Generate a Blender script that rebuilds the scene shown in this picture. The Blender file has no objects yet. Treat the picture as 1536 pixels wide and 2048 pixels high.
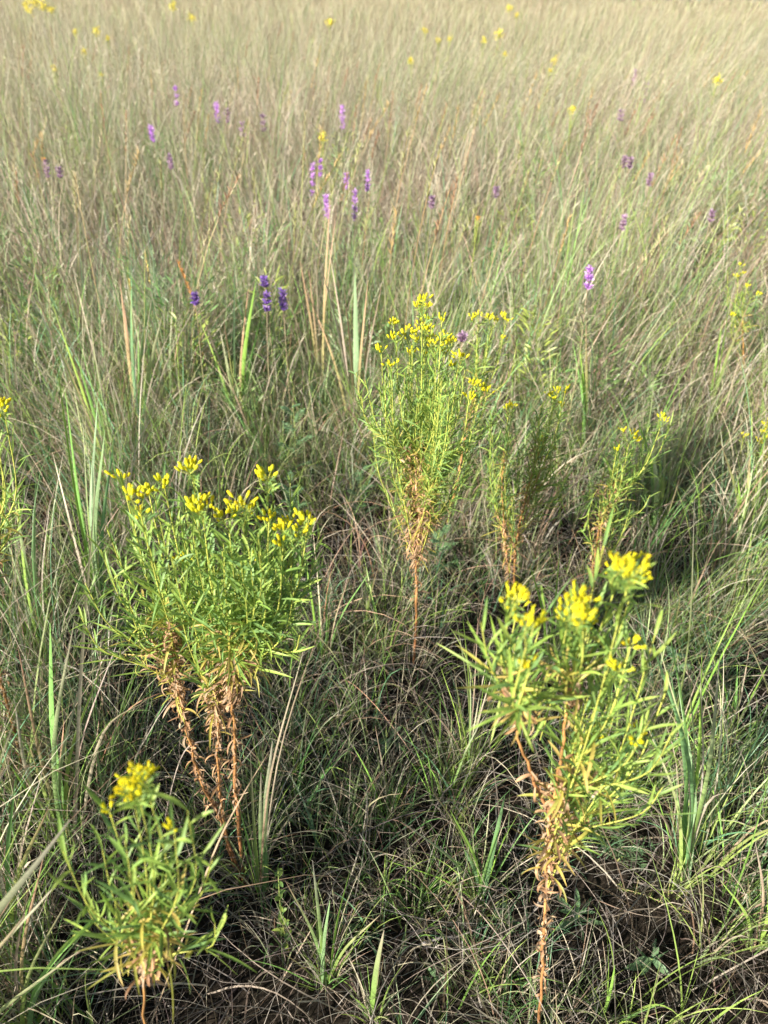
import bpy, math, numpy as np
from mathutils import Vector
rng = np.random.default_rng(11)
R = math.radians
C = bpy.context.scene.collection
U = lambda a, b, n=None: rng.uniform(a, b, n)

# ---------------------------------------------------------------- camera geometry
CAMZ, PITCH, ROLL, F = 1.5, R(35.45), R(0.8), 1480.0
cp, sp = math.cos(PITCH), math.sin(PITCH)
fw = np.array([0, cp, -sp]); r0 = np.array([1.0, 0, 0]); u0 = np.array([0, sp, cp])
cr, sr = math.cos(ROLL), math.sin(ROLL)
RT = r0 * cr + u0 * sr
UP = u0 * cr - r0 * sr
CAM = np.array([0, 0, CAMZ])

def ray(px, py):
    return fw + RT * (px - 768) / F - UP * (py - 1024) / F

def ground(x, y):
    x = np.asarray(x, float); y = np.asarray(y, float)
    d = np.sqrt(x * x + y * y)
    k = np.clip((d - 4) / 30, 0, 1)
    return (0.22 * np.sin(x * .05 + 1.3) * np.cos(y * .03) + .07 * np.sin(x * .31 + y * .23)) * k + 0.018 * np.sin(x * 5.1 + 1) * np.cos(y * 4.3) + np.clip(d - 90, 0, 1e9) * -.004

def gpt(px, py):
    d = ray(px, py); t = CAMZ / -d[2]
    p = CAM + d * t
    return np.array([p[0], p[1], float(ground(p[0], p[1])) - .01])

def at(px, py, Y):
    d = ray(px, py)
    return CAM + d * (Y / d[1])

def at_h(px, py, h):                       # point of that ray at height h above the field
    d = ray(px, py)
    t = (CAMZ - h) / -d[2]
    return CAM + d * t

def vnoise(x, y, s, seed=0):
    x = np.asarray(x) / s + seed * 3.7; y = np.asarray(y) / s + seed * 1.9
    v = np.sin(x * 2.1 + 1.7 * np.sin(y * 1.3)) + np.sin(y * 2.7 + 1.3 * np.sin(x * 1.9 + 2)) + .6 * np.sin(x * 4.9 - y * 3.7 + seed)
    return v / 5.2 + .5

# ---------------------------------------------------------------- mesh buffer
class MB:
    def __init__(s): s.v = []; s.f = []; s.c = []; s.n = 0
    def add(s, v, f, c):
        v = np.asarray(v, np.float32).reshape(-1, 3); c = np.asarray(c, np.float32).reshape(-1, 3)
        s.v.append(v); s.f.append(np.asarray(f, np.int64).reshape(-1, 4) + s.n); s.c.append(c); s.n += len(v)
    def build(s, name, m, parent=None, origin=None):
        v = np.concatenate(s.v); f = np.concatenate(s.f).astype(np.int32); c = np.concatenate(s.c)
        if origin is not None: v = v - np.asarray(origin, np.float32)
        me = bpy.data.meshes.new(name)
        me.vertices.add(len(v)); me.vertices.foreach_set('co', v.ravel())
        me.loops.add(f.size); me.loops.foreach_set('vertex_index', f.ravel())
        me.polygons.add(len(f)); me.polygons.foreach_set('loop_start', np.arange(0, f.size, 4, dtype=np.int32))
        me.polygons.foreach_set('use_smooth', np.ones(len(f), bool))
        me.update(calc_edges=True)
        a = me.color_attributes.new('tint', 'FLOAT_COLOR', 'POINT')
        a.data.foreach_set('color', np.concatenate([np.clip(c, 0, 1), np.ones((len(c), 1), np.float32)], 1).ravel().astype(np.float32))
        me.materials.append(m)
        o = bpy.data.objects.new(name, me); C.objects.link(o)
        if parent is not None: o.parent = parent
        elif origin is not None: o.location = origin
        return o

def ribbons(mb, P, W, S, col, fold=0.0):
    """P (N,K,3) centre lines, W (N,K) half widths, S (N,K,3) side vectors, col (N,K,3)."""
    N, K, _ = P.shape
    if fold == 0:
        V = np.stack([P - S * W[..., None], P + S * W[..., None]], 2)      # N,K,2,3
        M = 2
    else:
        T = np.gradient(P, axis=1); T /= np.linalg.norm(T, axis=2, keepdims=True) + 1e-9
        Nn = np.cross(T, S)
        V = np.stack([P - S * W[..., None], P - Nn * W[..., None] * fold, P + S * W[..., None]], 2)
        M = 3
    cc = np.repeat(np.clip(col * (1 + .10 * rng.normal(size=(N, K, 1))), .003, .97)[:, :, None, :], M, 2)
    idx = np.arange(N * K * M).reshape(N, K, M)
    fs = []
    for j in range(M - 1):
        fs.append(np.stack([idx[:, :-1, j], idx[:, :-1, j + 1], idx[:, 1:, j + 1], idx[:, 1:, j]], -1).reshape(-1, 4))
    mb.add(V, np.concatenate(fs), cc)

def paths(base, L, az, t0, t1, K=6, p=1.5, azd=0.0):
    N = len(base); s = (np.arange(K) + .5) / K
    b = lambda a: np.broadcast_to(np.asarray(a, float), (N,))[:, None]
    th = b(t0) + (b(t1) - b(t0)) * s[None] ** b(p)
    a = b(az) + b(azd) * s[None]
    D = np.stack([np.sin(th) * np.cos(a), np.sin(th) * np.sin(a), np.cos(th)], -1) * (b(L) / K)[..., None]
    P = np.concatenate([base[:, None, :], base[:, None, :] + np.cumsum(D, 1)], 1)
    return P

def sides(P, tw, tw2=0.0):
    N, K, _ = P.shape
    T = np.gradient(P, axis=1); T /= np.linalg.norm(T, axis=2, keepdims=True) + 1e-9
    up = np.array([0.03, 0.05, 1.0])
    H = np.cross(T, up); n = np.linalg.norm(H, axis=2, keepdims=True)
    H = np.where(n < .05, np.array([1.0, 0, 0]), H / (n + 1e-9))
    B = np.cross(T, H)
    t = np.broadcast_to(np.asarray(tw, float), (N,))[:, None] + np.broadcast_to(np.asarray(tw2, float), (N,))[:, None] * np.linspace(0, 1, K)[None]
    return H * np.cos(t)[..., None] + B * np.sin(t)[..., None]

def prof(K, kind='blade'):
    s = np.linspace(0, 1, K)
    if kind == 'blade': return np.clip((1 - s) ** .7, .03, 1) * (0.65 + .35 * np.minimum(1, s * 5))
    if kind == 'leaf': return np.clip(np.sin(np.pi * np.clip(s * .93 + .06, 0, 1)) ** .7, .05, 1)
    return np.ones(K) * (1 - .5 * s)

def grad(cb, ct, K, p=1.0):
    s = np.linspace(0, 1, K)[None, :, None] ** p
    return cb[:, None, :] * (1 - s) + ct[:, None, :] * s

def tube(mb, P, rad, c0, c1=None, n=6, wob=0.0):
    P = np.asarray(P, float); K = len(P)
    T = np.gradient(P, axis=0); T /= np.linalg.norm(T, axis=1, keepdims=True) + 1e-9
    A = np.cross(T, [0.31, .95, .08]); A /= np.linalg.norm(A, axis=1, keepdims=True) + 1e-9
    B = np.cross(T, A)
    a = np.arange(n) * 2 * np.pi / n
    rad = np.broadcast_to(np.asarray(rad, float), (K,)) * (1 + wob * rng.normal(size=K))
    V = P[:, None] + (A[:, None] * np.cos(a)[None, :, None] + B[:, None] * np.sin(a)[None, :, None]) * rad[:, None, None]
    c0 = np.asarray(c0, float); c1 = c0 if c1 is None else np.asarray(c1, float)
    s = np.linspace(0, 1, K)[:, None]
    col = c0 * (1 - s) + c1 * s
    if wob: col = col * (1 + .22 * rng.normal(size=(K, 1)))
    idx = np.arange(K * n).reshape(K, n)
    f = np.stack([idx[:-1], np.roll(idx, -1, 1)[:-1], np.roll(idx, -1, 1)[1:], idx[1:]], -1)
    mb.add(V, f, np.repeat(col[:, None], n, 1))

def spline(pts, K=10):
    pts = np.asarray(pts, float)
    if len(pts) == 2: return pts[0] + (pts[1] - pts[0]) * np.linspace(0, 1, K)[:, None]
    q = np.concatenate([[2 * pts[0] - pts[1]], pts, [2 * pts[-1] - pts[-2]]])
    out = []; m = len(pts) - 1
    for t in np.linspace(0, m - 1e-6, K):
        i = int(t); u = t - i; a, b, c, d = q[i:i + 4]
        out.append(.5 * (2 * b + (c - a) * u + (2 * a - 5 * b + 4 * c - d) * u * u + (3 * b - a - 3 * c + d) * u ** 3))
    return np.array(out)

# ---------------------------------------------------------------- materials
def mat(name, rough=.55, trans=.3, spec=.35, tint=None, noise=0.0, nscale=300.0):
    m = bpy.data.materials.new(name); m.use_nodes = True
    nt = m.node_tree; nt.nodes.clear(); N = nt.nodes.new; Lk = nt.links.new
    out = N('ShaderNodeOutputMaterial')
    at_ = N('ShaderNodeAttribute'); at_.attribute_name = 'tint'
    col = at_.outputs['Color']
    tc = N('ShaderNodeTexCoord'); nz = N('ShaderNodeTexNoise'); nz.inputs['Scale'].default_value = nscale; nz.inputs['Detail'].default_value = 3
    Lk(tc.outputs['Object'], nz.inputs['Vector'])
    mr = N('ShaderNodeMapRange'); mr.inputs['From Min'].default_value = .3; mr.inputs['From Max'].default_value = .7
    mr.inputs['To Min'].default_value = 1 - noise; mr.inputs['To Max'].default_value = 1 + noise
    Lk(nz.outputs['Fac'], mr.inputs['Value'])
    mx = N('ShaderNodeVectorMath'); mx.operation = 'SCALE'
    Lk(col, mx.inputs[0]); Lk(mr.outputs['Result'], mx.inputs['Scale'])
    b = N('ShaderNodeBsdfPrincipled'); b.inputs['Roughness'].default_value = rough; b.inputs['Specular IOR Level'].default_value = spec
    Lk(mx.outputs[0], b.inputs['Base Color'])
    if trans > 0:
        t = N('ShaderNodeBsdfTranslucent'); Lk(mx.outputs[0], t.inputs['Color'])
        s = N('ShaderNodeMixShader'); s.inputs[0].default_value = trans
        Lk(b.outputs[0], s.inputs[1]); Lk(t.outputs[0], s.inputs[2]); Lk(s.outputs[0], out.inputs[0])
    else: Lk(b.outputs[0], out.inputs[0])
    return m
M_leaf = mat('leaf', .5, .35, .4, noise=.15)
M_grass = mat('grass_blade', .45, .35, .45, noise=.18)
M_dry = mat('dry_leaf', .6, .25, .3, noise=.2)
M_stem = mat('stem', .5, 0, .4, noise=.2, nscale=400)
M_petal = mat('petal', .6, .4, .2, noise=.06)

# palettes (linear)
GRN = np.array([[.16, .29, .06], [.24, .34, .08], [.12, .25, .08], [.28, .36, .10], [.12, .25, .13], [.24, .31, .14]])
TAN = np.array([[.42, .34, .24], [.36, .31, .24], [.48, .42, .31], [.36, .24, .17], [.32, .29, .24], [.43, .40, .27], [.20, .13, .09], [.50, .45, .35]])
GREY = np.array([[.25, .22, .19], [.20, .165, .13], [.33, .30, .26], [.15, .11, .08], [.23, .20, .175], [.08, .06, .045], [.13, .11, .09]])  # dead-grass greys, darkened so the colour carries some of the shade near the ground
PINK = np.array([.46, .27, .19])
def pick(pal, n, v=.12):
    c = pal[rng.integers(0, len(pal), n)] * (1 + rng.normal(0, v, (n, 1)))
    return np.clip(c + rng.normal(0, .008, (n, 3)), .004, .95)

def tag(o, label, cat, group=None, kind=None):
    if label: o['label'] = label
    if cat: o['category'] = cat
    if group: o['group'] = group
    if kind: o['kind'] = kind
    return o
def thing(name, loc, label, cat, group=None):
    o = bpy.data.objects.new(name, None); C.objects.link(o); o.location = loc; o.empty_display_size = .02
    return tag(o, label, cat, group)

# ================================================================ SETTING
def build_ground():
    xs = np.concatenate([-np.geomspace(400, 3.1, 40), np.linspace(-3, 3, 121), np.geomspace(3.1, 400, 40)])
    ys = np.concatenate([np.linspace(-6, -1.1, 10), np.linspace(-1, 5, 121), np.geomspace(5.1, 600, 70)])
    X, Y = np.meshgrid(xs, ys)
    Z = ground(X, Y) - .004
    near = (np.hypot(X, Y) < 6)
    Z = Z + near * .012 * rng.normal(size=Z.shape)
    V = np.stack([X, Y, Z], -1)
    idx = np.arange(X.size).reshape(X.shape)
    f = np.stack([idx[:-1, :-1], idx[:-1, 1:], idx[1:, 1:], idx[1:, :-1]], -1)
    mb = MB(); mb.add(V, f, np.full((X.size, 3), .05))
    m = bpy.data.materials.new('soil'); m.use_nodes = True
    nt = m.node_tree; b = nt.nodes['Principled BSDF']; b.inputs['Roughness'].default_value = .95; b.inputs['Specular IOR Level'].default_value = .1
    N = nt.nodes.new; Lk = nt.links.new
    g = N('ShaderNodeNewGeometry')
    n1 = N('ShaderNodeTexNoise'); n1.inputs['Scale'].default_value = 60; n1.inputs['Detail'].default_value = 6; Lk(g.outputs['Position'], n1.inputs['Vector'])
    r1 = N('ShaderNodeValToRGB'); r1.color_ramp.elements[0].color = (.010, .008, .006, 1); r1.color_ramp.elements[1].color = (.040, .031, .022, 1)
    r1.color_ramp.elements[0].position = .35; r1.color_ramp.elements[1].position = .75; Lk(n1.outputs['Fac'], r1.inputs['Fac'])
    n2 = N('ShaderNodeTexNoise'); n2.inputs['Scale'].default_value = .35; n2.inputs['Detail'].default_value = 8; Lk(g.outputs['Position'], n2.inputs['Vector'])
    r2 = N('ShaderNodeValToRGB'); r2.color_ramp.elements[0].color = (.16, .17, .075, 1); r2.color_ramp.elements[1].color = (.36, .30, .18, 1)
    r2.color_ramp.elements[0].position = .35; r2.color_ramp.elements[1].position = .65; Lk(n2.outputs['Fac'], r2.inputs['Fac'])
    ln = N('ShaderNodeVectorMath'); ln.operation = 'LENGTH'; Lk(g.outputs['Position'], ln.inputs[0])
    mr = N('ShaderNodeMapRange'); mr.inputs['From Min'].default_value = 10; mr.inputs['From Max'].default_value = 45; Lk(ln.outputs['Value'], mr.inputs['Value'])
    mx = N('ShaderNodeMixRGB'); Lk(mr.outputs[0], mx.inputs[0]); Lk(r1.outputs[0], mx.inputs[1]); Lk(r2.outputs[0], mx.inputs[2])
    Lk(mx.outputs[0], b.inputs['Base Color'])
    bp = N('ShaderNodeBump'); bp.inputs['Strength'].default_value = .6; bp.inputs['Distance'].default_value = .01
    Lk(n1.outputs['Fac'], bp.inputs['Height']); Lk(bp.outputs[0], b.inputs['Normal'])
    o = mb.build('ground', m); o['kind'] = 'structure'
build_ground()

def wedge(n, y0, y1, k=.75, m=1.2, power=1.0):
    """points in the wedge in front of the camera; density falls with distance for power > 1."""
    out = []; tot = 0
    while tot < n:
        u = U(0, 1, 4 * n)
        if power == 1: y = y0 + (y1 - y0) * u
        else: y = (y0 ** (1 - power) + (y1 ** (1 - power) - y0 ** (1 - power)) * u) ** (1 / (1 - power))
        x = U(-1, 1, 4 * n) * (k * y1 + m)
        keep = np.abs(x) < k * y + m
        if power != 1:                       # even across the width at each distance
            x = U(-1, 1, 4 * n) * (k * y + m); keep = np.ones(4 * n, bool)
        out.append(np.stack([x, y], 1)[keep]); tot += keep.sum()
    return np.concatenate(out)[:n]

def hfun(x, y):
    """how tall the sward stands: short and sparse round the flowering plants, knee high beyond"""
    d = np.hypot(x, y)
    h = .16 + .23 * np.clip((d - 1.8) / 1.3, 0, 1) + .22 * np.clip((d - 3) / 4, 0, 1)
    h += .28 * np.clip((-x - .26 - .18 * y) / .25, 0, 1) * np.clip((2.6 - d), 0, 1)
    h += .10 * np.clip((x - .28 - .2 * y) / .25, 0, 1) * np.clip((2.6 - d), 0, 1)
    return h * (.75 + .5 * vnoise(x, y, .5, 3))

def blades(mb, xy, L, az, t0, t1, w, cb, ct, K=6, p=1.5, tw=None, azd=0.0, kind='blade', cp_=1.0, fold=0.0, z0=None):
    n = len(xy)
    z = ground(xy[:, 0], xy[:, 1]) - .006 if z0 is None else z0
    base = np.concatenate([xy, np.asarray(z)[:, None]], 1)
    P = paths(base, L, az, t0, t1, K, p, azd)
    g = ground(P[..., 0], P[..., 1])
    P[..., 2] = np.where(P[..., 2] < g + .002, g + .002 + .25 * np.abs(P[..., 2] - g - .002), P[..., 2])
    S = sides(P, U(0, np.pi, n) if tw is None else tw, U(-1.2, 1.2, n))
    W = np.broadcast_to(np.asarray(w, float), (n,))[:, None] * prof(K + 1, kind)[None]
    ribbons(mb, P, W, S, grad(cb, ct, K + 1, cp_), fold)

WIND = 0.15       # blades lean a little to +x
def windmix(n, az, k):
    x = np.cos(az) + k; y = np.sin(az) - k * .25
    return np.arctan2(y, x)

# --- dead thatch lying between the plants
mb = MB()
n = 33000
xy = wedge(n, .15, 3.6)
keep = vnoise(xy[:, 0], xy[:, 1], .22, 5) > U(-.25, .7, n); xy = xy[keep]; n = len(xy)
cb = pick(GREY, n, .25); ct = pick(GREY, n, .25)
cur = U(0, 1, n)
blades(mb, xy, U(.08, .34, n), U(0, 2 * np.pi, n), U(.2, 1.35, n), U(1.1, 2.5, n), U(.00035, .0011, n), cb, ct, K=7, p=U(.6, 2, n), azd=rng.normal(0, 1.3, n), kind='x',
       z0=ground(xy[:, 0], xy[:, 1]) + U(-.01, .05, n))
n = 7000
xy = wedge(n, .15, 3.0)
blades(mb, xy, U(.03, .13, n), U(0, 2 * np.pi, n), U(1.25, 1.6, n), U(1.3, 1.7, n), U(.0009, .0026, n), pick(GREY * 1.15, n, .25), pick(GREY * 1.15, n, .25), K=3, azd=rng.normal(0, .4, n), z0=ground(xy[:, 0], xy[:, 1]) + U(.002, .04, n))
n = 2600
xy = wedge(n, .15, 3.4)
blades(mb, xy, U(.15, .5, n), U(0, 2 * np.pi, n), U(.1, .8, n), U(1.4, 3.0, n), U(.0010, .0024, n), pick(TAN, n, .2), pick(GREY, n, .2), K=9, p=U(.8, 1.8, n), azd=rng.normal(0, .7, n))
tag(mb.build('dry_thatch', M_dry), 'matted grey and tan dead grass covering the dark soil between the plants', 'dead grass', kind='stuff')

# --- short green and straw grass near
mb = MB()
def tufts(mb, nt, y0, y1, nb, wmul, K, power=1.0, dryness=.35, hm=1.0, fine=1.0, stiff=1.0, cl=1.0):
    c = wedge(int(nt * 1.9), y0, y1, power=power)
    dd = np.hypot(c[:, 0], c[:, 1])
    g_ = vnoise(c[:, 0], c[:, 1], .16 + .05 * dd.mean(), cl)
    c = c[g_ > U(.22, .62, len(c))]; nt = len(c)
    k = rng.poisson(nb, nt) + 2
    ti = np.repeat(np.arange(nt), k); n = len(ti)
    sp_ = U(.01, .035, nt)[ti] * (1 + c[ti, 1] * .1)
    a = U(0, 2 * np.pi, n); rr = np.sqrt(U(0, 1, n)) * sp_
    xy = c[ti] + np.stack([np.cos(a), np.sin(a)], 1) * rr[:, None]
    h = hfun(xy[:, 0], xy[:, 1]) * hm * U(.55, 1.35, n) * U(.75, 1.25, nt)[ti]
    d = np.hypot(xy[:, 0], xy[:, 1])
    dry = U(0, 1, n) < dryness * (.5 + 1.0 * vnoise(c[ti, 0], c[ti, 1], 1.3, 2))
    tc = (GRN[rng.integers(0, len(GRN), nt)] * U(.65, 1.25, nt)[:, None])[ti] * (1 + rng.normal(0, .15, (n, 1))) * (1.3 if fine > 1.5 else 1.0)
    cb = np.where(dry[:, None], pick(TAN, n), tc); 
    tip = U(0, 1, n)
    ct = np.where((tip < .35)[:, None], pick(TAN, n), cb * 1.15)
    lean = (U(.05, .5, n) + .1) * stiff
    az = windmix(n, a + rng.normal(0, .5, n), .5 * np.clip((xy[:, 0] + d * .3) / (d + .1), -.2, 1.1))
    w = U(.0006, .0019, n) * wmul * (1 + d * .02) * fine
    bend = np.where(dry, U(.3, 2.4, n) * stiff, U(.05, 1.2, n) * stiff)
    blades(mb, xy, h, az, lean * .6, lean + bend, w, np.clip(cb, .01, 1), np.clip(ct, .01, 1), K=K, p=U(1.2, 3, n), azd=rng.normal(0, .3, n), cp_=1.6)
tufts(mb, 2400, .3, 3.2, 12, 1.0, 7, dryness=.35, hm=1.2)
tufts(mb, 760, .35, 3.2, 6, 1.0, 8, dryness=.2, fine=1.7, hm=1.3, stiff=.9)
tufts(mb, 520, 1.5, 3.6, 9, 1.0, 8, dryness=.5, fine=2.1, hm=1.45, stiff=.5)
for q_ in [(487, 1765), (826, 1345), (1028, 1200), (1178, 1195), (1076, 2075), (885, 1085), (60, 1600)]:   # grass crowding the stem bases
    b_ = gpt(*q_); n = 130
    a_ = U(0, 6.28, n); xy = b_[:2] + np.stack([np.cos(a_), np.sin(a_)], 1) * (np.abs(rng.normal(0, .055, n)) + .008)[:, None]
    dr = (U(0, 1, n) < .5)[:, None]; c_ = np.where(dr, pick(TAN, n), pick(GRN, n))
    blades(mb, xy, U(.07, .24, n), a_ + rng.normal(0, 1, n), U(.05, .5, n), U(.4, 2.2, n), U(.0008, .0017, n), c_, c_, K=7)
n = 3600
xy = wedge(n, 1.3, 5.5)
blades(mb, xy, U(.25, .6, n), windmix(n, U(0, 6.28, n), .3), U(.05, .6, n), U(1.5, 3.0, n), U(.0008, .0019, n), pick(TAN * [1.15, .88, .78], n, .25), pick(TAN * [1.2, .95, .85], n, .2), K=9, p=U(.9, 2, n), azd=rng.normal(0, .5, n))
tag(mb.build('short_grass', M_grass), 'thin green and straw coloured grass tufts between the yellow flowering plants', 'grass', kind='stuff')

# --- sward continued out of view behind the camera, added to shade the near ground
mb = MB(); n = 13000
xy = np.stack([U(-3.0, 1.3, n), U(-2.8, -.25, n)], 1)
c_ = np.where((U(0, 1, n) < .5)[:, None], pick(TAN, n), pick(GRN, n))
t_ = U(.02, .3, n)
blades(mb, xy, U(.3, .7, n), U(0, 6.28, n), t_, t_ + U(0, .8, n), U(.0008, .0024, n), c_, c_, K=5)
tag(mb.build('unseen_shade_grass', M_grass), 'unseen knee-high prairie grass added behind the viewpoint to shade the ground before the flowers', 'grass', kind='stuff')
# --- knee-high prairie
mb = MB()
tufts(mb, 780, 2.3, 4.2, 13, 1.0, 6, power=1.0, dryness=.8, stiff=.8)
tufts(mb, 5200, 4.0, 11, 15, 1.0, 5, power=1.0, dryness=.8, stiff=.8, cl=2.0)
tufts(mb, 2600, 2.3, 9, 8, 1.0, 6, power=1.3, dryness=.62, fine=2.0, hm=1.22, stiff=.55)
def culms(mb, n, y0, y1, power, K=5, head=True, hm=1.0, wm=1.0):
    """thin pale flowering stems with airy seed heads, bent by the wind"""
    xy = wedge(n, y0, y1, power=power)
    d = np.hypot(xy[:, 0], xy[:, 1])
    side = np.clip(.5 + xy[:, 0] / (d + .1) * 1.3, .0, 1.0)
    L = (hfun(xy[:, 0], xy[:, 1]) * U(1.05, 1.75, n)) * hm
    az = windmix(n, U(0, 2 * np.pi, n), 2.0 * side)
    t0 = U(.02, .15, n) + .18 * side; t1 = t0 + U(.0, .5, n) + .3 * side
    cc = np.where((U(0, 1, n) < .55)[:, None], pick(TAN * 1.15, n), pick(GRN * 1.3, n))
    z = ground(xy[:, 0], xy[:, 1]) - .006
    base = np.concatenate([xy, z[:, None]], 1)
    P = paths(base, L, az, t0, t1, K, 1.3)
    W = (U(.0005, .001, n) * wm * (1 + d * .03))[:, None] * prof(K + 1, 'x')[None]
    ribbons(mb, P, W, sides(P, U(0, np.pi, n)), grad(cc, pick(TAN * 1.2, n), K + 1))
    if head:
        m = 7; s = U(.72, 1.0, (n, m)); f = s * K; i = np.clip(f.astype(int), 0, K - 1); fr = (f - i)[..., None]
        B = np.take_along_axis(P, i[..., None], 1) * (1 - fr) + np.take_along_axis(P, (i + 1)[..., None], 1) * fr
        B = B.reshape(-1, 3); nn = len(B)
        a2 = np.repeat(az, m) + rng.normal(0, 1.1, nn)
        Pb = paths(B, U(.012, .05, nn), a2, U(.1, .9, nn), U(.5, 1.5, nn), 2)
        Wb = np.repeat(W[:, 0], m)[:, None] * np.array([.5, 1.3, .3])[None]
        ch = pick(TAN * 1.2, nn)
        ribbons(mb, Pb, Wb, sides(Pb, U(0, np.pi, nn)), grad(ch, ch, 3))
culms(mb, 7500, 2.6, 11, 1.0, wm=1.25)
n = 420                                            # taller stalks with dense golden or brown plumes
xy = wedge(n, 2.8, 14, power=1.2)
base = np.concatenate([xy, ground(xy[:, 0], xy[:, 1])[:, None]], 1)
P = paths(base, U(.75, 1.12, n), windmix(n, U(0, 6.28, n), 1.2), U(.02, .2, n), U(.1, .7, n), 7)
cst = pick(np.array([[.40, .30, .16], [.30, .34, .12], [.42, .26, .15]]), n)
ribbons(mb, P, np.full((n, 8), .0012) * (1 + xy[:, 1:] * .05), sides(P, U(0, 3, n)), grad(cst, cst, 8))
m_ = 46; s_ = U(.80, 1.0, (n, m_)) * 7; i_ = np.clip(s_.astype(int), 0, 6); f_ = (s_ - i_)[..., None]
B = (np.take_along_axis(P, i_[..., None], 1) * (1 - f_) + np.take_along_axis(P, i_[..., None] + 1, 1) * f_).reshape(-1, 3)
nn = len(B); Q = paths(B, U(.012, .035, nn), U(0, 6.28, nn), U(.1, .5, nn), U(.2, 1.1, nn), 2)
ch = np.repeat(np.array([[.50, .36, .16], [.34, .20, .12], [.48, .42, .26], [.36, .38, .16]])[rng.integers(0, 4, n)], m_, 0) * (1 + rng.normal(0, .15, (nn, 1)))
ribbons(mb, Q, np.full((nn, 3), .0016) * [.6, 1, .3], sides(Q, U(0, 3, nn)), grad(np.clip(ch, .01, 1), np.clip(ch * 1.1, .01, 1), 3))
nc = 230; c0 = wedge(nc, 2.4, 15, power=1.3); q_ = 170; k_ = np.repeat(np.arange(nc), q_); nn = nc * q_   # leafy weeds standing in the sward
hh_ = U(.25, .62, nc)[k_]; rr_ = U(.05, .14, nc)[k_]; zz_ = U(.15, 1, nn); aa_ = U(0, 6.28, nn); ra_ = np.sqrt(U(0, 1, nn)) * rr_
B = np.stack([c0[k_, 0] + np.cos(aa_) * ra_, c0[k_, 1] + np.sin(aa_) * ra_, ground(c0[k_, 0], c0[k_, 1]) + zz_ * hh_], 1)
Q = paths(B, U(.02, .06, nn), aa_, U(.4, 1.1, nn), U(.8, 1.7, nn), 3)
cw = np.repeat(np.array([[.14, .26, .08], [.20, .30, .10], [.24, .34, .16], [.30, .36, .08]])[rng.integers(0, 4, nc)], q_, 0) * (1 + rng.normal(0, .15, (nn, 1)))
ribbons(mb, Q, U(.0018, .004, nn)[:, None] * prof(4, 'leaf')[None], sides(Q, U(0, 3, nn)), grad(np.clip(cw, .01, 1), np.clip(cw, .01, 1), 4))
tag(mb.build('prairie_grass', M_grass), 'knee-high mixed green and tan prairie grass with airy seed heads beyond the flowers', 'grass', kind='stuff')

# --- far prairie
mb = MB()
def far(mb, n, y0, y1, w0, K, power, hm=1.0):
    xy = wedge(n, y0, y1, power=power, m=2)
    x, y = xy.T; d = np.hypot(x, y)
    v = .6 * vnoise(x, y, 2.5, 1) + .4 * vnoise(x, y, 9.0, 4)
    dry = U(0, 1, n) < np.clip(.30 + .6 * v + .006 * d, 0, .92)
    c = np.where(dry[:, None], pick(TAN * [.88, .93, .80], n, .28), pick(GRN * 1.05, n, .28))
    az = windmix(n, U(0, 2 * np.pi, n), 1.2 * np.clip(.4 + x / d, 0, 1))
    t0 = U(.0, .35, n)
    h = (.55 + .25 * vnoise(x, y, 4, 6)) * U(.5, 1.4, n) * hm
    blades(mb, xy, h, az, t0, t0 + U(0, 1.1, n), w0 * U(.6, 1.6, n) * d / y0, c, np.where((U(0, 1, n) < .5)[:, None], pick(TAN * .98, n), c * 1.1), K=K, p=2)
far(mb, 90000, 9.5, 34, .0017, 4, 1.25)
far(mb, 60000, 32, 260, .006, 2, 1.5, 1.05)
culms(mb, 9000, 10, 30, 1.3, K=3, head=False, hm=1.05, wm=1.2)
tag(mb.build('distant_prairie_grass', M_grass), 'pale tan and olive prairie grass stretching away to the far field edge', 'grass', kind='stuff')

# --- far woods
mb = MB(); nq = 9000
cx = U(48, 250, 90); cy = U(165, 215, 90)
k = rng.integers(0, 90, nq); hh = U(6, 13, 90)
a = U(0, 6.28, nq); rr = U(0, 1, nq) ** .5 * 4.5
zz = U(0, 1, nq)
B = np.stack([cx[k] + np.cos(a) * rr * (1 - .5 * zz), cy[k] + np.sin(a) * rr, zz * hh[k] - .7], 1)
P = paths(B, U(.5, 1.1, nq), U(0, 6.28, nq), U(0, 1.5, nq), U(.5, 2, nq), 2)
cc = pick(np.array([[.19, .22, .17], [.22, .25, .20], [.16, .20, .16]]), nq, .2)  # foliage colour lightened and greyed to stand in for distance haze
ribbons(mb, P, np.full((nq, 3), .35) * U(.6, 1.2, (nq, 1)), sides(P, U(0, 3, nq)), grad(cc, cc, 3))
tag(mb.build('distant_woods', M_leaf), 'dark band of woods on the far edge of the field', 'woods', kind='stuff')

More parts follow.
